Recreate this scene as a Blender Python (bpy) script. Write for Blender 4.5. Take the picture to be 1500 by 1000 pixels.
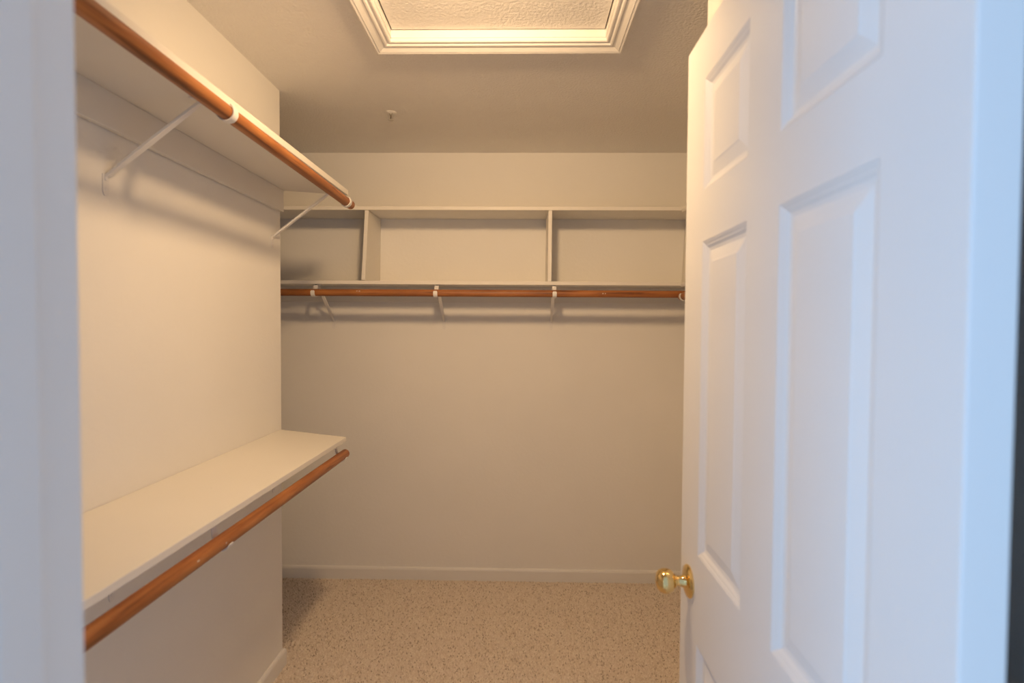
import bpy, bmesh, math
import numpy as np
from mathutils import Vector, Matrix

# ------------------------------------------------------------------ reset
for o in list(bpy.data.objects):
    bpy.data.objects.remove(o, do_unlink=True)
SC = bpy.context.scene
COL = SC.collection
PI = math.pi

# ------------------------------------------------------------------ camera (x right, y into the closet, z up; metres)
CAM_F, CAM_PITCH, CAM_YAW, CAM_ROLL, CAM_H = 778.2, 0.0274, -0.0193, 0.0063, 1.4607
cd = bpy.data.cameras.new('camera')
cd.sensor_fit = 'HORIZONTAL'
cd.sensor_width = 36.0
cd.lens = CAM_F / 1500.0 * 36.0
cd.clip_start = 0.02
cd.clip_end = 60.0
cd.dof.use_dof = True
cd.dof.focus_distance = 2.45
cd.dof.aperture_fstop = 2.6
cam = bpy.data.objects.new('camera', cd)
COL.objects.link(cam)
cam.matrix_world = (Matrix.Translation((0, 0, CAM_H))
                    @ Matrix.Rotation(-CAM_YAW, 4, 'Z')
                    @ Matrix.Rotation(PI / 2 - CAM_PITCH, 4, 'X')
                    @ Matrix.Rotation(CAM_ROLL, 4, 'Z'))
SC.camera = cam

# ------------------------------------------------------------------ world, daylight of the room behind the camera, exposure
SC.view_settings.view_transform = 'Standard'
SC.view_settings.look = 'None'
SC.view_settings.gamma = 1.0
SC.view_settings.use_curve_mapping = False
SC.view_settings.exposure = 0.0

w = bpy.data.worlds.new('world')
SC.world = w
w.use_nodes = True
bg = w.node_tree.nodes['Background']
bg.inputs['Color'].default_value = (0.56, 0.72, 1.0, 1)
bg.inputs['Strength'].default_value = 0.74

wl = bpy.data.lights.new('bedroom_window_light', 'AREA')      # the window of the room the photograph is taken from
wl.shape = 'RECTANGLE'
wl.size, wl.size_y = 1.5, 1.7
wl.energy = 68.0
wl.color = (0.36, 0.65, 1.0)
wlo = bpy.data.objects.new('bedroom_window_light', wl)
COL.objects.link(wlo)
wlo.location = (-2.6, -1.3, 1.35)
wlo.rotation_euler = (Vector((0.25, 0.6, 1.2)) - Vector(wlo.location)).to_track_quat('-Z', 'Y').to_euler()

LAMP_POS = (-0.16, 1.12, 2.335)      # middle of the lit lens of the flood lamp on the ceiling
LAMP_AIM = (-0.08, 3.0, 0.80)
LAMP_STRENGTH = 262.0
LAMP_COLOR = (1.0, 0.66, 0.345, 1)

# ------------------------------------------------------------------ room measures
H = 2.44                      # ceiling
XL, YL = -1.0207, 2.226       # left wall face and its far outside corner
YB = 3.019                    # back wall face
YF = 0.4252                   # closet face of the door wall
WT = 0.115                    # wall thickness
XALC = -2.0                   # far left of the alcove behind the left wall
XPIER, YPIER = 0.476, 1.412   # wall close behind the open door
XR = 1.09                     # right wall face
DX, DW, DT, DANG = 0.351, 0.7405, 0.0385, 0.0031   # door: visible face, width, thickness, angle
JL = DX + 0.035 - DW - 0.006     # left jamb face
JR = DX + DT + 0.016          # right jamb face
DOOR_Z0, DOOR_Z1 = 0.012, 2.045

# ------------------------------------------------------------------ materials
def mat(name):
    m = bpy.data.materials.new(name)
    m.use_nodes = True
    nt = m.node_tree
    return m, nt, nt.nodes['Principled BSDF']

def N(nt, t, **kw):
    n = nt.nodes.new(t)
    for k, v in kw.items():
        setattr(n, k, v)
    return n

def paint(name, col, rough, bump_scale=0, bump=0.0, dist=0.002, detail=3.0, spec=0.5, mottle=0.03, dirt=None):
    m, nt, b = mat(name)
    tc = N(nt, 'ShaderNodeTexCoord')
    nz = N(nt, 'ShaderNodeTexNoise')
    nz.inputs['Scale'].default_value = 2.3
    nz.inputs['Detail'].default_value = 5
    nt.links.new(tc.outputs['Object'], nz.inputs['Vector'])
    rp = N(nt, 'ShaderNodeValToRGB')
    rp.color_ramp.elements[0].position = 0.3
    rp.color_ramp.elements[1].position = 0.7
    lo = tuple(c * (1 - mottle) for c in col)
    rp.color_ramp.elements[0].color = (*lo, 1)
    rp.color_ramp.elements[1].color = (*col, 1)
    nt.links.new(nz.outputs['Fac'], rp.inputs['Fac'])
    out = rp.outputs['Color']
    if dirt:
        n2 = N(nt, 'ShaderNodeTexNoise')
        n2.inputs['Scale'].default_value = dirt[0]
        n2.inputs['Detail'].default_value = 6
        nt.links.new(tc.outputs['Object'], n2.inputs['Vector'])
        r2 = N(nt, 'ShaderNodeValToRGB')
        r2.color_ramp.elements[0].position = dirt[1]
        r2.color_ramp.elements[1].position = dirt[1] + 0.10
        nt.links.new(n2.outputs['Fac'], r2.inputs['Fac'])
        mx = N(nt, 'ShaderNodeMixRGB')
        mx.inputs['Color2'].default_value = (*dirt[2], 1)
        sc = N(nt, 'ShaderNodeMath', operation='MULTIPLY')
        sc.inputs[1].default_value = dirt[3]
        nt.links.new(r2.outputs['Color'], sc.inputs[0])
        nt.links.new(sc.outputs[0], mx.inputs['Fac'])
        nt.links.new(out, mx.inputs['Color1'])
        out = mx.outputs['Color']
    nt.links.new(out, b.inputs['Base Color'])
    b.inputs['Roughness'].default_value = rough
    b.inputs['Specular IOR Level'].default_value = spec
    if bump > 0:
        bz = N(nt, 'ShaderNodeTexNoise')
        bz.inputs['Scale'].default_value = bump_scale
        bz.inputs['Detail'].default_value = detail
        bz.inputs['Roughness'].default_value = 0.55
        nt.links.new(tc.outputs['Object'], bz.inputs['Vector'])
        bp = N(nt, 'ShaderNodeBump')
        bp.inputs['Strength'].default_value = bump
        bp.inputs['Distance'].default_value = dist
        nt.links.new(bz.outputs['Fac'], bp.inputs['Height'])
        nt.links.new(bp.outputs['Normal'], b.inputs['Normal'])
    return m

M_WALL = paint('wall_paint', (0.87, 0.85, 0.815), 0.75, 55, 0.25, 0.003, spec=0.25)
M_CEIL = paint('ceiling_texture_paint', (0.90, 0.87, 0.83), 0.85, 105, 0.8, 0.005, detail=3, spec=0.15)
M_TRIM = paint('trim_paint', (0.83, 0.81, 0.78), 0.42, 0, 0)
M_SHELF = paint('shelf_paint', (0.81, 0.78, 0.725), 0.48, 120, 0.08, 0.001,
                dirt=(60, 0.74, (0.30, 0.24, 0.18), 0.5))
M_DOOR = paint('door_paint', (0.885, 0.885, 0.885), 0.34, 240, 0.04, 0.0006, mottle=0.012)
M_BRACKET = paint('bracket_enamel', (0.82, 0.80, 0.78), 0.4, mottle=0.02)
M_STICK = paint('paper_remnant', (0.60, 0.46, 0.36), 0.8)

M_BROWN = paint('dark_gap_backing', (0.20, 0.11, 0.06), 0.9)

def metal(name, col, rough):
    m, nt, b = mat(name)
    tc = N(nt, 'ShaderNodeTexCoord')
    nz = N(nt, 'ShaderNodeTexNoise')
    nz.inputs['Scale'].default_value = 40
    nt.links.new(tc.outputs['Object'], nz.inputs['Vector'])
    mr = N(nt, 'ShaderNodeMapRange')
    mr.inputs['To Min'].default_value = rough * 0.8
    mr.inputs['To Max'].default_value = rough * 1.3
    nt.links.new(nz.outputs['Fac'], mr.inputs['Value'])
    nt.links.new(mr.outputs['Result'], b.inputs['Roughness'])
    b.inputs['Base Color'].default_value = (*col, 1)
    b.inputs['Metallic'].default_value = 1.0
    return m

M_BRASS = metal('polished_brass', (0.84, 0.62, 0.27), 0.09)
M_STEEL = metal('plain_steel', (0.62, 0.60, 0.57), 0.3)
M_DARK = metal('dark_metal_and_slot_shade', (0.10, 0.09, 0.08), 0.4)

def wood(name):                # grain runs along the local y axis of the rod
    m, nt, b = mat(name)
    tc = N(nt, 'ShaderNodeTexCoord')
    mp = N(nt, 'ShaderNodeMapping')
    mp.inputs['Scale'].default_value = (75, 3.0, 75)
    nt.links.new(tc.outputs['Object'], mp.inputs['Vector'])
    nz = N(nt, 'ShaderNodeTexNoise')
    nz.inputs['Scale'].default_value = 1.0
    nz.inputs['Detail'].default_value = 6
    nz.inputs['Distortion'].default_value = 0.6
    nt.links.new(mp.outputs['Vector'], nz.inputs['Vector'])
    rp = N(nt, 'ShaderNodeValToRGB')
    e = rp.color_ramp.elements
    e[0].position, e[0].color = 0.32, (0.165, 0.052, 0.014, 1)
    e[1].position, e[1].color = 0.68, (0.47, 0.19, 0.058, 1)
    k = e.new(0.48); k.color = (0.385, 0.138, 0.040, 1)
    nt.links.new(nz.outputs['Fac'], rp.inputs['Fac'])
    mp2 = N(nt, 'ShaderNodeMapping')
    mp2.inputs['Scale'].default_value = (12, 4.0, 12)
    nt.links.new(tc.outputs['Object'], mp2.inputs['Vector'])
    n2 = N(nt, 'ShaderNodeTexNoise')
    n2.inputs['Scale'].default_value = 1.0
    n2.inputs['Detail'].default_value = 3
    nt.links.new(mp2.outputs['Vector'], n2.inputs['Vector'])
    r2 = N(nt, 'ShaderNodeValToRGB')
    r2.color_ramp.elements[0].position, r2.color_ramp.elements[0].color = 0.35, (0.72, 0.66, 0.62, 1)
    r2.color_ramp.elements[1].position, r2.color_ramp.elements[1].color = 0.62, (1, 1, 1, 1)
    nt.links.new(n2.outputs['Fac'], r2.inputs['Fac'])
    mx = N(nt, 'ShaderNodeMixRGB', blend_type='MULTIPLY')
    mx.inputs['Fac'].default_value = 1
    nt.links.new(rp.outputs['Color'], mx.inputs['Color1'])
    nt.links.new(r2.outputs['Color'], mx.inputs['Color2'])
    nt.links.new(mx.outputs['Color'], b.inputs['Base Color'])
    b.inputs['Roughness'].default_value = 0.45
    return m
M_WOOD = wood('stained_wood')

def carpet(name, attr):
    m, nt, b = mat(name)
    if attr:
        at = N(nt, 'ShaderNodeAttribute', attribute_name='tuft')
        fac = at.outputs['Fac']
    else:
        tc = N(nt, 'ShaderNodeTexCoord')
        nz = N(nt, 'ShaderNodeTexNoise')
        nz.inputs['Scale'].default_value = 130
        nz.inputs['Detail'].default_value = 3
        nt.links.new(tc.outputs['Object'], nz.inputs['Vector'])
        fac = nz.outputs['Fac']
        bp = N(nt, 'ShaderNodeBump')
        bp.inputs['Strength'].default_value = 0.8
        bp.inputs['Distance'].default_value = 0.006
        nt.links.new(fac, bp.inputs['Height'])
        nt.links.new(bp.outputs['Normal'], b.inputs['Normal'])
    rp = N(nt, 'ShaderNodeValToRGB')
    e = rp.color_ramp.elements
    e[0].position, e[0].color = 0.08, (0.54, 0.44, 0.355, 1)
    e[1].position, e[1].color = 0.95, (0.92, 0.82, 0.72, 1)
    k = e.new(0.34); k.color = (0.78, 0.665, 0.565, 1)
    nt.links.new(fac, rp.inputs['Fac'])
    nt.links.new(rp.outputs['Color'], b.inputs['Base Color'])
    b.inputs['Roughness'].default_value = 0.95
    b.inputs['Specular IOR Level'].default_value = 0.1
    return m
M_CARPET = carpet('carpet_backing', False)
M_PILE = carpet('carpet_pile', True)

M_GLOW, nt, b = mat('lit_lamp_glass')
b.inputs['Base Color'].default_value = (0.9, 0.85, 0.75, 1)
b.inputs['Emission Color'].default_value = LAMP_COLOR
b.inputs['Emission Strength'].default_value = LAMP_STRENGTH

# ------------------------------------------------------------------ helpers
def link(name, me, m, parent=None, smooth=False):
    if isinstance(me, bmesh.types.BMesh):
        bm = me
        bmesh.ops.recalc_face_normals(bm, faces=bm.faces[:])
        me = bpy.data.meshes.new(name)
        bm.to_mesh(me)
        bm.free()
    if smooth:
        me.polygons.foreach_set('use_smooth', [True] * len(me.polygons))
        if hasattr(me, 'set_sharp_from_angle'):
            me.set_sharp_from_angle(angle=math.radians(38))
    if not me.materials:
        me.materials.append(m)
    o = bpy.data.objects.new(name, me)
    COL.objects.link(o)
    if parent is not None:
        o.parent = parent
    return o

def empty(name, loc=(0, 0, 0), rz=0.0):
    o = bpy.data.objects.new(name, None)
    o.empty_display_size = 0.05
    COL.objects.link(o)
    o.location = loc
    o.rotation_euler = (0, 0, rz)
    return o

def tag(o, label, cat, group=None, kind=None):
    o['label'] = label
    o['category'] = cat
    if group:
        o['group'] = group
    if kind:
        o['kind'] = kind
    return o

def structure(o, label=None, cat=None):
    o['kind'] = 'structure'
    if label:
        o['label'] = label
        o['category'] = cat
    return o

def B():
    return bmesh.new()

def add_box(bm, lo, hi, bevel=0.0, seg=2):
    x0, y0, z0 = lo
    x1, y1, z1 = hi
    r = bmesh.ops.create_cube(bm, size=1.0)
    vs = r['verts']
    for v in vs:
        v.co = Vector(((x0 + x1) / 2 + v.co.x * (x1 - x0), (y0 + y1) / 2 + v.co.y * (y1 - y0), (z0 + z1) / 2 + v.co.z * (z1 - z0)))
    if bevel > 0:
        es = list({e for v in vs for e in v.link_edges})
        bmesh.ops.bevel(bm, geom=es, offset=bevel, segments=seg, profile=0.5, affect='EDGES')
    return bm

def add_prism(bm, pts, a, b, axis='z', bevel=0.0):
    """extrude a 2D polygon from a to b along axis; pts are the other two coordinates in order (x,y,z minus axis)"""
    def P(p, t):
        if axis == 'z': return (p[0], p[1], t)
        if axis == 'y': return (p[0], t, p[1])
        return (t, p[0], p[1])
    v0 = [bm.verts.new(P(p, a)) for p in pts]
    v1 = [bm.verts.new(P(p, b)) for p in pts]
    n = len(pts)
    f = [bm.faces.new(v0), bm.faces.new(v1)]
    for i in range(n):
        bm.faces.new((v0[i], v0[(i + 1) % n], v1[(i + 1) % n], v1[i]))
    if bevel > 0:
        es = list({e for v in v0 + v1 for e in v.link_edges})
        bmesh.ops.bevel(bm, geom=es, offset=bevel, segments=2, profile=0.5, affect='EDGES')
    return bm

def add_lathe(bm, prof, seg=32, M=None):
    """revolve (radius, height) profile around local z, capped at radius 0"""
    M = M or Matrix.Identity(4)
    rings = []
    for r, h in prof:
        if r < 1e-6:
            rings.append([bm.verts.new(M @ Vector((0, 0, h)))])
        else:
            rings.append([bm.verts.new(M @ Vector((r * math.cos(2 * PI * i / seg), r * math.sin(2 * PI * i / seg), h))) for i in range(seg)])
    for A, C in zip(rings[:-1], rings[1:]):
        if len(A) == 1 and len(C) == 1:
            continue
        for i in range(seg):
            j = (i + 1) % seg
            if len(A) == 1: bm.faces.new((A[0], C[i], C[j]))
            elif len(C) == 1: bm.faces.new((A[i], A[j], C[0]))
            else: bm.faces.new((A[i], A[j], C[j], C[i]))
    return bm

def add_strap(bm, path, thick, widths):
    """flat steel strap: path of (x,z) points swept, width along y, thickness across the path"""
    n = len(path)
    if not isinstance(widths, (list, tuple)):
        widths = [widths] * n
    rows = []
    for i, (x, z) in enumerate(path):
        a = Vector(path[max(i - 1, 0)]); c = Vector(path[min(i + 1, n - 1)])
        t = (c - a).normalized()
        nx, nz = -t.y * thick / 2, t.x * thick / 2
        w2 = widths[i] / 2
        rows.append([bm.verts.new((x + nx, -w2, z + nz)), bm.verts.new((x + nx, w2, z + nz)),
                     bm.verts.new((x - nx, w2, z - nz)), bm.verts.new((x - nx, -w2, z - nz))])
    for A, C in zip(rows[:-1], rows[1:]):
        for i in range(4):
            j = (i + 1) % 4
            bm.faces.new((A[i], A[j], C[j], C[i]))
    bm.faces.new(rows[0]); bm.faces.new(rows[-1])
    return bm

# ------------------------------------------------------------------ room shell
FLOOR_Y0 = -1.6
bm = add_box(B(), (XALC - 0.1, FLOOR_Y0, -0.05), (XR + 0.1, YB + 0.1, 0.0))
structure(link('floor', bm, M_CARPET), 'beige speckled carpet floor of the closet', 'floor')

# ceiling with the opening of the attic hatch
HX0, HX1, HY0, HY1 = -0.455, 0.277, 1.458, 1.826      # clear opening
bm = B()
cx = [XALC - 0.1, HX0, HX1, XR + 0.1]
cy = [YF - WT, HY0, HY1, YB + 0.1]
for i in range(3):
    for j in range(3):
        if i == 1 and j == 1:
            continue
        add_box(bm, (cx[i], cy[j], H), (cx[i + 1], cy[j + 1], H + 0.10))
bmesh.ops.remove_doubles(bm, verts=bm.verts[:], dist=1e-5)
seen = {}
for f in bm.faces[:]:
    k = tuple(round(c, 4) for c in f.calc_center_median())
    seen.setdefault(k, []).append(f)
bmesh.ops.delete(bm, geom=[f for fs in seen.values() if len(fs) > 1 for f in fs], context='FACES')
structure(link('ceiling', bm, M_CEIL), 'tan lit ceiling with fine orange peel texture', 'ceiling')

bm = add_prism(B(), [(XL, YF), (XL, YL), (XALC, YL), (XALC, YB), (XALC - 0.1, YB), (XALC - 0.1, YL - WT), (XL - WT, YL - WT), (XL - WT, YF)], 0, H)
structure(link('wall_left', bm, M_WALL), 'cream painted wall behind the two long side shelves', 'wall')
bm = add_box(B(), (XALC - 0.1, YB, 0), (XR + 0.1, YB + 0.1, H))
structure(link('wall_back', bm, M_WALL), 'cream painted wall behind the divided double shelf', 'wall')
structure(link('wall_right', add_box(B(), (XR, YPIER - WT, 0), (XR + 0.1, YB, H)), M_WALL), 'cream painted wall behind the shelves beside the door', 'wall')
structure(link('wall_right_return', add_box(B(), (XPIER + WT, YPIER - WT, 0), (XR, YPIER, H)), M_WALL), 'short cream return wall between the pier and the right wall', 'wall')
structure(link('wall_right_pier', add_box(B(), (XPIER, YF, 0), (XPIER + WT, YPIER, H)), M_WALL), 'cream painted wall corner close behind the open door', 'wall')

# door wall with its opening
HEAD = DOOR_Z1 + 0.006
JT = 0.018
bm = B()
add_prism(bm, [(XL - WT, 0), (JL - JT, 0), (JL - JT, HEAD + JT), (JR + JT, HEAD + JT), (JR + JT, 0), (XR + 0.1, 0), (XR + 0.1, H), (XL - WT, H)], YF - WT, YF, axis='y')
structure(link('wall_front', bm, M_WALL), 'painted wall that holds the doorway', 'wall')

# door jamb, stops, casing on the bedroom side
def trim_profile_box(name, lo, hi, bev, parent=None, label=None):
    o = link(name, add_box(B(), lo, hi, bev), M_TRIM, parent)
    if parent is None:
        structure(o, label, 'door frame')
    return o
jamb = trim_profile_box('trim_1', (JL - JT, YF - WT - 0.002, 0), (JL, YF + 0.001, HEAD + JT), 0.0015, None, 'pale grey lit door jamb across the opening from the door')
trim_profile_box('door_stop', (JL, YF - 0.082, 0), (JL + 0.0105, YF - 0.046, HEAD - 0.011), 0.002, jamb)
trim_profile_box('casing', (JL - 0.070, YF - WT - 0.018, 0), (JL - 0.006, YF - WT, HEAD + 0.07), 0.004, jamb)
bm = add_box(B(), (-0.0007, -0.014, -0.028), (0.0007, 0.014, 0.028), 0.0004, 1)
sp = link('strike_plate', bm, M_BRASS, jamb)
sp.location = (JL + 0.0002, YF - 0.022, 0.93)
jamb2 = trim_profile_box('trim_2', (JR, YF - WT - 0.002, 0), (JR + JT, YF + 0.001, HEAD + JT), 0.0015, None, 'hinge side door jamb behind the edge of the door')
trim_profile_box('door_stop', (JR - 0.0105, YF - 0.082, 0), (JR, YF - 0.046, HEAD - 0.011), 0.002, jamb2)
trim_profile_box('casing', (JR + 0.006, YF - WT - 0.018, 0), (JR + 0.070, YF - WT, HEAD + 0.07), 0.004, jamb2)
head = trim_profile_box('trim_3', (JL, YF - WT - 0.002, HEAD), (JR, YF + 0.001, HEAD + JT), 0.0015, None, 'white head jamb above the doorway')
trim_profile_box('door_stop', (JL, YF - 0.082, HEAD - 0.011), (JR, YF - 0.046, HEAD), 0.002, head)
trim_profile_box('casing', (JL - 0.006, YF - WT - 0.018, HEAD + 0.006), (JR + 0.006, YF - WT, HEAD + 0.07), 0.004, head)

# baseboards: height 70 mm, eased top
BH, BT = 0.074, 0.0125
def bb_profile(s):       # (out, z)
    return [(0, 0), (BT * s, 0), (BT * s, BH - 0.014), (BT * s * 0.8, BH - 0.006), (BT * s * 0.45, BH - 0.001), (0, BH)]
bm = B()
add_prism(bm, [(YB - p[0], p[1]) for p in bb_profile(1)], XALC, XR, axis='x')
structure(link('baseboard_back', bm, M_TRIM), 'low painted baseboard along the back wall', 'baseboard')
bm = B()
ring0, ring1, ring2 = [], [], []
for o_, z_ in bb_profile(1):
    ring0.append(bm.verts.new((XL + o_, YF, z_)))
    ring1.append(bm.verts.new((XL + o_, YL + o_, z_)))
    ring2.append(bm.verts.new((XALC, YL + o_, z_)))
for A, C in ((ring0, ring1), (ring1, ring2)):
    for i in range(len(A) - 1):
        bm.faces.new((A[i], A[i + 1], C[i + 1], C[i]))
bm.faces.new(ring0); bm.faces.new(ring2)
structure(link('baseboard_left', bm, M_TRIM), 'low painted baseboard turning the corner below the side shelves', 'baseboard')
bm = B()
add_prism(bm, [(XR - p[0], p[1]) for p in bb_profile(1)], YPIER, YB - BT, axis='y')
structure(link('baseboard_right', bm, M_TRIM), 'low painted baseboard along the right wall', 'baseboard')

# ------------------------------------------------------------------ attic hatch
hatch = empty('attic_hatch', ((HX0 + HX1) / 2, (HY0 + HY1) / 2, H))
tag(hatch, 'attic hatch in the ceiling with white stepped moulding and textured panel', 'attic hatch')
hx, hy = (HX1 - HX0) / 2, (HY1 - HY0) / 2
link('panel', add_box(B(), (-hx + 0.0065, -hy + 0.0065, 0.0245), (hx - 0.0065, hy - 0.0065, 0.042), 0.001, 1), M_CEIL, hatch)
link('backing', add_box(B(), (-hx, -hy, 0.046), (hx, hy, 0.060)), M_BROWN, hatch)  # dark sheet added above the panel so the gap round it shows dark
# opening lining boards
for n_, lo, hi in (('lining', (-hx, hy - 0.003, -0.001), (hx, hy + 0.012, 0.08)), ('lining', (-hx, -hy - 0.012, -0.001), (hx, -hy + 0.003, 0.08)),
                   ('lining', (-hx - 0.012, -hy, -0.001), (-hx + 0.003, hy, 0.08)), ('lining', (hx - 0.003, -hy, -0.001), (hx + 0.012, hy, 0.08))):
    bm = add_box(B(), lo, (hi[0], hi[1], 0.0235))
    link(n_, bm, M_TRIM, hatch)
# colonial casing, mitred: profile in (out from opening, down from ceiling)
prof = [(0.000, 0.0), (0.000, 0.011), (0.003, 0.0135), (0.008, 0.0135), (0.011, 0.011), (0.014, 0.0115), (0.018, 0.0165), (0.023, 0.0175), (0.028, 0.0155),
        (0.034, 0.0165), (0.044, 0.021), (0.049, 0.0235), (0.0505, 0.021), (0.053, 0.0235), (0.058, 0.025), (0.061, 0.023), (0.062, 0.018), (0.062, 0.0)]
def casing_side(k):
    bm = B()
    c = [(-1, -1), (1, -1), (1, 1), (-1, 1)]
    a, b_ = c[k], c[(k + 1) % 4]
    r0 = [bm.verts.new((a[0] * (hx + o_), a[1] * (hy + o_), -d)) for o_, d in prof]
    r1 = [bm.verts.new((b_[0] * (hx + o_), b_[1] * (hy + o_), -d)) for o_, d in prof]
    for i in range(len(prof)):
        j = (i + 1) % len(prof)
        bm.faces.new((r0[i], r0[j], r1[j], r1[i]))
    bm.faces.new(r0); bm.faces.new(r1)
    return bm
for k in range(4):
    link('moulding', casing_side(k), M_TRIM, hatch)

# ------------------------------------------------------------------ ceiling lamp (above the frame of the photograph)
lamp = empty('ceiling_lamp', (LAMP_POS[0], LAMP_POS[1] - 0.05, H))
tag(lamp, 'lit ceiling flood lamp with round lens aimed at the back shelves', 'lamp')
link('canopy', add_lathe(B(), [(0, 0), (0.062, 0), (0.064, -0.006), (0.060, -0.018), (0, -0.020)], 40), M_TRIM, lamp, True)
Lp = Vector(LAMP_POS) - Vector(lamp.location)
axis = (Vector(LAMP_AIM) - Vector(LAMP_POS)).normalized()
Rl = Matrix.Translation(Lp) @ axis.to_track_quat('Z', 'Y').to_matrix().to_4x4()
link('stem', add_lathe(B(), [(0, -0.018), (0.010, -0.018), (0.010, -0.070), (0, -0.070)], 16), M_TRIM, lamp, True)
hs = link('housing', add_lathe(B(), [(0, -0.100), (0.028, -0.100), (0.036, -0.092), (0.046, -0.060), (0.086, -0.014), (0.091, 0.012), (0.088, 0.012), (0.083, -0.006), (0, -0.006)], 40, Rl), M_TRIM, lamp, True)
link('lens', add_lathe(B(), [(0, -0.005), (0.082, -0.005), (0.080, 0.002), (0.066, 0.011), (0.044, 0.018), (0.020, 0.022), (0, 0.023)], 40, Rl), M_GLOW, lamp, True)

# ------------------------------------------------------------------ sprinkler
spr = empty('fire_sprinkler', (-0.61, 2.455, H))
tag(spr, 'small metal fire sprinkler head hanging from the ceiling', 'sprinkler')
link('escutcheon', add_lathe(B(), [(0, 0), (0.027, 0), (0.027, -0.001), (0.022, -0.0035), (0.012, -0.005), (0, -0.005)], 32), M_CEIL, spr, True)
link('body', add_lathe(B(), [(0, -0.005), (0.008, -0.005), (0.008, -0.010), (0.006, -0.012), (0, -0.012)], 20), M_STEEL, spr, True)
for s in (-1, 1):
    bm = add_strap(B(), [(s * 0.006, -0.011), (s * 0.0105, -0.018), (s * 0.009, -0.026), (s * 0.003, -0.032)], 0.003, 0.004)
    link('frame_arm', bm, M_STEEL, spr)
link('bulb', add_lathe(B(), [(0, -0.012), (0.002, -0.012), (0.0024, -0.021), (0.002, -0.031), (0, -0.031)], 12), M_DARK, spr, True)
bm = add_lathe(B(), [(0, -0.031), (0.004, -0.031), (0.004, -0.033), (0.012, -0.034), (0.012, -0.0352), (0, -0.0352)], 24)
link('deflector', bm, M_STEEL, spr, True)

# ------------------------------------------------------------------ six-panel door
hinge = Vector((DX, YF, 0))
door = B()
ST, PW = 0.1115, 0.2035
xs = [0, ST, ST + PW, DW - ST - PW, DW - ST, DW]
zs = [DOOR_Z0, 0.235, 0.825, 1.008, 1.629, 1.731, 1.945, DOOR_Z1]
# local frame of the door: x' = along the door from hinge to free edge (world +y), y' = thickness (world +x), z
def door_pt(t, d, z):
    return Vector((d, t, z))
vg = {}
def V(i, j, s):
    k = (i, j, s)
    if k not in vg:
        vg[k] = door.verts.new(door_pt(xs[i], 0 if s == 0 else DT, zs[j]))
    return vg[k]
holes = [(i, j) for i in (1, 3) for j in (1, 3, 5)]
for i in range(5):
    for j in range(7):
        hole = (i, j) in holes
        if not hole:
            for s in (0, 1):
                door.faces.new((V(i, j, s), V(i + 1, j, s), V(i + 1, j + 1, s), V(i, j + 1, s)))
        for (a, b_, ni, nj) in (((i, j), (i + 1, j), i, j - 1), ((i, j + 1), (i + 1, j + 1), i, j + 1), ((i, j), (i, j + 1), i - 1, j), ((i + 1, j), (i + 1, j + 1), i + 1, j)):
            outside = ni < 0 or ni > 4 or nj < 0 or nj > 6
            nb_hole = (not outside) and (ni, nj) in holes
            if (not hole) and (outside or nb_hole):
                door.faces.new((V(*a, 0), V(*b_, 0), V(*b_, 1), V(*a, 1)))
door_o = link('door_1', door, M_DOOR)
bev = door_o.modifiers.new('bevel', 'BEVEL')
bev.width, bev.segments, bev.limit_method = 0.0018, 2, 'ANGLE'
door_o.location = hinge
door_o.rotation_euler = (0, 0, -DANG)
structure(door_o, 'white six panel interior door standing open with brass knob', 'door')

def panel_mesh(t0, t1, z0, z1):
    """moulded raised panel, both faces: sticking goes down in steps, bevel rises to the raised field"""
    bm = B()
    steps = [(0.0, 0.0006), (0.002, 0.0014), (0.006, 0.0040), (0.0075, 0.0042), (0.013, 0.0082), (0.0145, 0.0084), (0.019, 0.0094), (0.040, 0.0042), (0.0425, 0.0030)]
    outer = {}
    for side in (0, 1):
        rings = []
        for off, dep in steps:
            d = dep if side == 0 else DT - dep
            rings.append([bm.verts.new(door_pt(t, d, z)) for t, z in ((t0 + off, z0 + off), (t1 - off, z0 + off), (t1 - off, z1 - off), (t0 + off, z1 - off))])
        for A, C in zip(rings[:-1], rings[1:]):
            for i in range(4):
                j = (i + 1) % 4
                bm.faces.new((A[i], A[j], C[j], C[i]))
        bm.faces.new(rings[-1])
        outer[side] = rings[0]
    for i in range(4):
        j = (i + 1) % 4
        bm.faces.new((outer[0][i], outer[0][j], outer[1][j], outer[1][i]))
    return bm
for i, j in holes:
    link('panel', panel_mesh(xs[i] + 0.0002, xs[i + 1] - 0.0002, zs[j] + 0.0002, zs[j + 1] - 0.0002), M_DOOR, door_o)

# knob, latch, hinges (in door coordinates)
KT, KZ = DW - 0.060, 0.931
def knob(side):
    s = -1 if side == 0 else 1
    base = Vector((0 if side == 0 else DT, KT, KZ))
    R = Matrix.Translation(base) @ Matrix.Rotation(s * PI / 2, 4, 'Y')
    rose = link('rosette', add_lathe(B(), [(0, 0), (0.033, 0), (0.0335, 0.003), (0.031, 0.006), (0.024, 0.0085), (0.016, 0.010), (0, 0.010)], 40, R), M_BRASS, door_o, True)
    link('neck', add_lathe(B(), [(0, 0.010), (0.0145, 0.010), (0.0125, 0.014), (0.0105, 0.018), (0.0105, 0.027), (0.013, 0.029), (0.013, 0.031), (0, 0.031)], 32, R), M_BRASS, rose, True)
    pr = [(0, 0.0305), (0.012, 0.0305), (0.018, 0.033), (0.0228, 0.0385), (0.0250, 0.0465), (0.0247, 0.0545), (0.0218, 0.0620), (0.016, 0.0668), (0.0085, 0.0690), (0, 0.0695)]
    kn = link('knob', add_lathe(B(), pr, 40, R), M_BRASS, rose, True)
knob(0)
knob(1)
link('latch_plate', add_box(B(), (DT / 2 - 0.0125, DW - 0.0005, KZ - 0.028), (DT / 2 + 0.0125, DW + 0.0008, KZ + 0.028), 0.0003, 1), M_BRASS, door_o)
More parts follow.
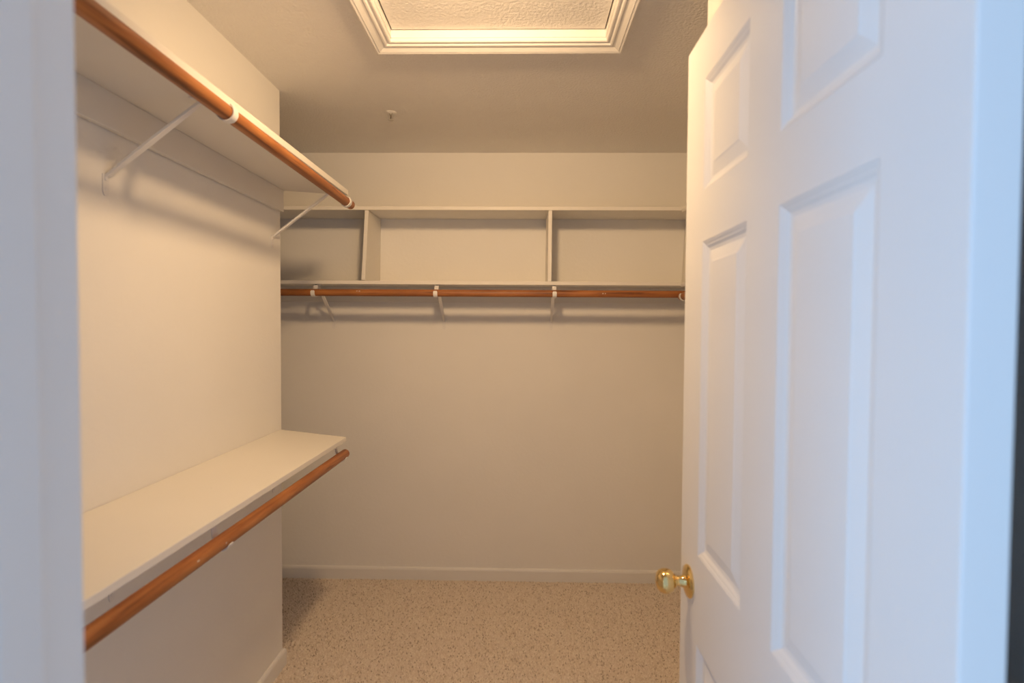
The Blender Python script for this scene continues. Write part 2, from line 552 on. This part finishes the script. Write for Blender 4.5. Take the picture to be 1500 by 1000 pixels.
for hz in (0.28, 1.06, 1.84):
    hg = link('hinge_leaf', add_box(B(), (0.004, -0.0012, hz - 0.045), (DT + 0.002, 0.0003, hz + 0.045), 0.0004, 1), M_BRASS, door_o)
    Rm = Matrix.Translation((DT + 0.006, -0.004, hz - 0.046))
    link('hinge_knuckle', add_lathe(B(), [(0, 0), (0.005, 0), (0.006, 0.001), (0.006, 0.091), (0.005, 0.092), (0, 0.092)], 16, Rm), M_BRASS, hg, True)

# ------------------------------------------------------------------ shelves
def long_shelf(name, label, group, wall, front, zb_wall, zb_front, y0, y1, th=0.0185):
    """shelf along a side wall: underside height given at the wall and at the front, so a sagging board tips forward"""
    pts = [(wall, zb_wall), (front, zb_front), (front, zb_front + th), (wall, zb_wall + th)]
    bm = add_prism(B(), pts, y0, y1, axis='y', bevel=0.0018)
    return tag(link(name, bm, M_SHELF, None), label, 'shelf', group)
GSH = 'painted closet shelves'
UZW, UZF = 2.0265, 2.006
LZW, LZF = 1.0030, 0.9735
XF = -0.740
long_shelf('closet_shelf', 'long upper white shelf on the side wall, its underside in view', GSH, XL + 0.001, -0.733, UZW, UZF, YF + 0.003, YL, 0.022)
long_shelf('closet_shelf', 'long low white shelf on the side wall, its dusty top in view', GSH, XL + 0.001, XF, LZW, LZF, YF + 0.003, YL - 0.01)

def back_shelf(label, zb_wall, zb_front, th, depth=0.28):
    pts = [(YB - 0.001, zb_wall), (YB - depth, zb_front), (YB - depth, zb_front + th), (YB - 0.001, zb_wall + th)]
    bm = add_prism(B(), pts, XALC + 0.003, XR - 0.002, axis='x', bevel=0.0018)
    return tag(link('closet_shelf', bm, M_SHELF), label, 'shelf', GSH)
BU_W, BU_F = 2.0675, 2.0585
BL_W, BL_F = 1.6860, 1.6765
TH = 0.019
back_shelf('upper white shelf on the back wall resting on upright dividers', BU_W, BU_F, TH)
back_shelf('lower white shelf on the back wall, just above the wooden rod', BL_W, BL_F, TH)
# shelves of the right wall, mostly hidden by the open door
YRS0, YRS1 = YPIER + 0.004, YB - 0.2825
XRF = 0.808
long_shelf('closet_shelf', 'upper white shelf on the wall behind the open door', GSH, XR - 0.001, XRF, BU_W - 0.006, BU_F - 0.012, YRS0, YRS1)
long_shelf('closet_shelf', 'lower white shelf on the wall behind the open door', GSH, XR - 0.001, XRF, BL_W - 0.006, BL_F - 0.008, YRS0, YRS1)

def cleat(label, lo, hi):
    return tag(link('shelf_cleat', add_box(B(), lo, hi, 0.0015), M_SHELF), label, 'cleat', 'cleats under the shelves')
CT = 0.0185
cleat('painted support board under the long upper side shelf', (XL + 0.0030, YF + 0.003, UZW - 0.091), (XL + CT, YL - 0.006, UZW - 0.0014))
cleat('painted support board under the long low side shelf', (XL + 0.0005, YF + 0.003, LZW - 0.091), (XL + CT, YL - 0.016, LZW - 0.0024))
cleat('painted support board under the lower back shelf', (XALC + 0.003, YB - CT, BL_W - 0.089), (XR - 0.022, YB - 0.0005, BL_W - 0.001))
cleat('painted support board on the wall behind the open door', (XR - CT, YRS0, BL_W - 0.095), (XR - 0.0005, YB - 0.30, BL_W - 0.0085))

# upright dividers: right face given at four corners so the leaning one leans
def divider(label, xf_top, xf_bot, xb_top, xb_bot, th, lift=0.0, y_front=YB - 0.277):
    bm = B()
    yb = YB - 0.002
    def uz(y): return BU_F + (BU_W - BU_F) * (y - (YB - 0.28)) / 0.28 - 0.0006
    def lz(y): return BL_F + TH + (BL_W - BL_F) * (y - (YB - 0.28)) / 0.28 + 0.0006
    q = []
    for y, xt, xb, lf in ((y_front, xf_top, xf_bot, lift), (yb, xb_top, xb_bot, 0)):
        q.append([bm.verts.new((xb - th, y, lz(y) + lf)), bm.verts.new((xb, y, lz(y) + lf * 0.3)), bm.verts.new((xt, y, uz(y))), bm.verts.new((xt - th, y, uz(y)))])
    bm.faces.new(q[0]); bm.faces.new(q[1])
    for i in range(4):
        j = (i + 1) % 4
        bm.faces.new((q[0][i], q[0][j], q[1][j], q[1][i]))
    bmesh.ops.bevel(bm, geom=bm.edges[:], offset=0.0012, segments=1, affect='EDGES')
    return tag(link('shelf_divider', bm, M_SHELF), label, 'divider', 'upright dividers between the back shelves')
divider('leaning upright board between the back shelves, near the side shelf', -0.797, -0.816, -0.806, -0.811, 0.0195, 0.004)
divider('straight upright board between the back shelves, above the end bracket', 0.149, 0.148, 0.149, 0.148, 0.0195)
divider('upright board between the back shelves beside the open door', 0.932, 0.914, 0.930, 0.913, 0.0195)

# ------------------------------------------------------------------ clothes rods
RR = 0.0182
def rod(label, p0, p1, stickers=()):
    p0, p1 = Vector(p0), Vector(p1)
    L = (p1 - p0).length
    o = empty('clothes_rod', p0)
    d = (p1 - p0).normalized()
    o.rotation_euler = (math.asin(d.z), 0, math.atan2(d.y, d.x) - PI / 2)
    Rm = Matrix.Rotation(-PI / 2, 4, 'X')
    bm = add_lathe(B(), [(0, 0), (RR - 0.0015, 0), (RR, 0.0015), (RR, L - 0.0015), (RR - 0.0015, L), (0, L)], 32, Rm)
    link('pole', bm, M_WOOD, o, True)
    for t, ang, w_, h_ in stickers:
        bm = B()
        rows = []
        for k in range(5):
            a = ang + (k / 4 - 0.5) * h_ / RR
            rows.append([bm.verts.new((math.cos(a) * (RR + 0.0004), t + e * w_ * (1 if k % 2 else 0.75) / 2, math.sin(a) * (RR + 0.0004))) for e in (-1, 1)])
        for A, C in zip(rows[:-1], rows[1:]):
            bm.faces.new((A[0], A[1], C[1], C[0]))
        s_ = link('label_remnant', bm, M_STICK, o)
        sm = s_.modifiers.new('thick', 'SOLIDIFY'); sm.thickness = 0.0003
    return tag(o, label, 'clothes rod', 'wooden clothes rods')
ULR = (-0.718, 1.970)
UL_ROD_Z = lambda y: 1.9755 - 0.0115 * (y - 1.15)      # this rod hangs a little lower at its far end
LLR = (-0.737, 0.9275)
BRY, BRZ = YB - 0.290, 1.632
RRX = 0.800
ROD_R_Z = 1.618
rod('stained wooden clothes rod along the front of the upper side shelf', (ULR[0], YF + 0.004, UL_ROD_Z(YF)), (ULR[0], 2.212, UL_ROD_Z(2.212)))
rod('stained wooden clothes rod along the front of the low side shelf', (LLR[0], YF + 0.004, LLR[1]), (LLR[0], 2.195, LLR[1]),
    stickers=((0.73, 0.35, 0.010, 0.004), (0.84, 0.1, 0.006, 0.004)))
rod('stained wooden clothes rod under the double shelf of the back wall', (XALC + 0.004, BRY, BRZ), (XR - 0.024, BRY, BRZ),
    stickers=((1.147, PI + 0.45 + PI, 0.006, 0.006), (1.160, 0.4, 0.009, 0.007), (2.404, 0.05, 0.008, 0.006), (2.416, 0.05, 0.006, 0.006)))
rod('stained wooden clothes rod on the wall behind the open door', (RRX, YRS0, ROD_R_Z), (RRX, BRY - 0.030, ROD_R_Z))

# ------------------------------------------------------------------ shelf and rod brackets
def bracket(label, group, base, rz, sag, rod_out, rod_dz, leg, tip):
    """strap bracket: tab on the wall, diagonal brace, tab under the shelf front, cradle for the rod.
    base: on the wall at the shelf underside; local x points away from the wall; tip: end angle of the cradle"""
    o = empty('shelf_bracket', base, rz)
    sl = -sag / 0.28
    z_at = lambda x: sl * x - 0.0022
    bm = add_strap(B(), [(0.0016, -leg + 0.052), (0.0016, -leg + 0.010), (0.0016, -leg + 0.003), (0.0016, -leg)], 0.0022, [0.019, 0.019, 0.015, 0.008])
    link('wall_tab', bm, M_BRACKET, o)
    xs_ = rod_out - RR - 0.0012
    arc = []
    n_ = 8 + int((tip - 168) / 12)
    for k in range(n_ + 1):
        a = math.radians(168 + (tip - 168) * k / n_)
        arc.append((rod_out + (RR + 0.0030) * math.cos(a), rod_dz + (RR + 0.0030) * math.sin(a)))
    arm_end = xs_ - 0.008
    arm0 = arm_end - 0.062
    bm = add_strap(B(), [(arm0, z_at(arm0)), (arm_end, z_at(arm_end))], 0.003, [0.016, 0.020])
    link('shelf_tab', bm, M_BRACKET, o)
    path = [(arm_end - 0.004, z_at(arm_end) - 0.0005), (arm_end + 0.003, z_at(arm_end) - 0.002), (xs_ - 0.0025, min(z_at(arm_end) - 0.006, arc[0][1] + 0.012))] + arc
    wd = [0.021] * (len(path) - 3) + [0.021, 0.019, 0.015]
    bm = add_strap(B(), path, 0.0026, wd)
    link('rod_hook', bm, M_BRACKET, o, True)
    # diagonal brace: pressed channel, widest in the middle
    bx0, bz0 = 0.0035, -leg + 0.046
    bx1 = arm_end - 0.030
    bz1 = z_at(bx1) - 0.002
    pth, wds = [(0.0030, -leg + 0.036)], [0.011]
    for k in range(9):
        t = k / 8
        pth.append((bx0 + (bx1 - bx0) * t, bz0 + (bz1 - bz0) * t))
        wds.append(0.0105 + 0.0065 * math.sin(PI * t) ** 0.6)
    bm = add_strap(B(), pth, 0.0075, wds)
    bmesh.ops.bevel(bm, geom=bm.edges[:], offset=0.0012, segments=1, affect='EDGES')
    link('brace', bm, M_BRACKET, o)
    Rm = Matrix.Rotation(PI / 2, 4, 'Y')
    link('screw', add_lathe(B(), [(0, 0), (0.0042, 0), (0.0036, 0.0012), (0.002, 0.0018), (0, 0.0018)], 14, Matrix.Translation((0.0027, 0, -leg + 0.016)) @ Rm), M_BRACKET, o, True)
    # dark block at the tab front, its colour standing in for a shaded hole
    link('slot_shade', add_box(B(), (arm_end - 0.0035, -0.006, z_at(arm_end) - 0.0010), (arm_end + 0.001, 0.006, z_at(arm_end) + 0.0012)), M_DARK, o)
    return tag(o, label, 'bracket', group)
GB = 'white steel shelf and rod brackets'
for y_, s_ in ((1.287, 'nearer the doorway'), (2.152, 'at the wall corner')):
    bracket('white steel bracket under the upper side shelf, ' + s_, GB, (XL, y_, UZW), 0, UZW - UZF, ULR[0] - XL, UL_ROD_Z(y_) - UZW, 0.252, 418)
    bracket('white steel bracket under the low side shelf, ' + s_, GB, (XL, y_, LZW), 0, LZW - LZF, LLR[0] - XL, LLR[1] - LZW, 0.232, 345)
for x_, s_ in ((-1.077, 'beside the side shelf corner'), (-0.446, 'midway between the two clear dividers'), (0.163, 'below the straight divider')):
    bracket('white steel bracket under the back shelf, ' + s_, GB, (x_, YB, BL_W), -PI / 2, BL_W - BL_F, YB - BRY, BRZ - BL_W, 0.242, 388)
for y_ in (2.655,):
    bracket('white steel bracket holding the rod behind the open door', GB, (XR, y_, BL_W - 0.006), PI, 0.012, XR - RRX, ROD_R_Z - BL_W + 0.006, 0.242, 400)

# ------------------------------------------------------------------ carpet pile (uncountable: one object)
rng = np.random.default_rng(4)
def pile(x0, x1, y0, y1, sp):
    gx = np.arange(x0, x1, sp); gy = np.arange(y0, y1, sp)
    X, Y = np.meshgrid(gx, gy)
    X = X.ravel(); Y = Y.ravel()
    X = X + rng.uniform(-.5, .5, X.size) * sp
    Y = Y + rng.uniform(-.5, .5, Y.size) * sp
    return X, Y
def make_pile(label, x0, x1, y0, y1, sp):
    PX, PY = pile(x0, x1, y0, y1, sp)
    n = PX.size
    ang = rng.uniform(0, 2 * PI, n)
    rad = rng.uniform(0.0042, 0.0062, n)
    hgt = rng.uniform(0.005, 0.010, n)
    lx = rng.normal(0, 0.0028, n); ly = rng.normal(0, 0.0028, n)
    co = np.zeros((n, 4, 3), np.float32)
    for k in range(3):
        a = ang + k * 2 * PI / 3
        co[:, k, 0] = PX + rad * np.cos(a)
        co[:, k, 1] = PY + rad * np.sin(a)
        co[:, k, 2] = 0.0
    co[:, 3, 0] = PX + lx
    co[:, 3, 1] = PY + ly
    co[:, 3, 2] = hgt
    idx = np.arange(n)[:, None] * 4
    fac = np.concatenate([idx + np.array([[0, 1, 3]]), idx + np.array([[1, 2, 3]]), idx + np.array([[2, 0, 3]])], axis=1).astype(np.int32).ravel()
    me = bpy.data.meshes.new('carpet_pile')
    me.vertices.add(n * 4)
    me.vertices.foreach_set('co', co.ravel())
    nf = n * 3
    me.loops.add(nf * 3)
    me.loops.foreach_set('vertex_index', fac)
    me.polygons.add(nf)
    me.polygons.foreach_set('loop_start', np.arange(0, nf * 3, 3, dtype=np.int32))
    me.polygons.foreach_set('loop_total', np.full(nf, 3, dtype=np.int32))
    me.update(calc_edges=True)
    tv = rng.uniform(0.30, 1.0, n)
    dk = rng.uniform(0, 1, n) < 0.13
    tv[dk] = rng.uniform(0.0, 0.3, dk.sum())
    attr = me.attributes.new('tuft', 'FLOAT', 'POINT')
    attr.data.foreach_set('value', np.repeat(tv, 4).astype(np.float32))
    po = link('carpet_pile', me, M_PILE)
    tag(po, label, 'carpet', kind='stuff')
G_ = 0.006
make_pile('short beige speckled carpet pile between the doorway and the open door', XL + BT + G_, XPIER - G_, YF + G_, YPIER - 0.010, 0.0072)
make_pile('short beige speckled carpet pile in front of the back wall', XL + BT + G_, XR - BT - G_, YPIER + G_, YB - BT - 0.004, 0.0072)
make_pile('short beige speckled carpet pile in the alcove behind the side wall', -1.6, XL + BT - 0.014, YL + BT + G_, YB - BT - 0.004, 0.0072)
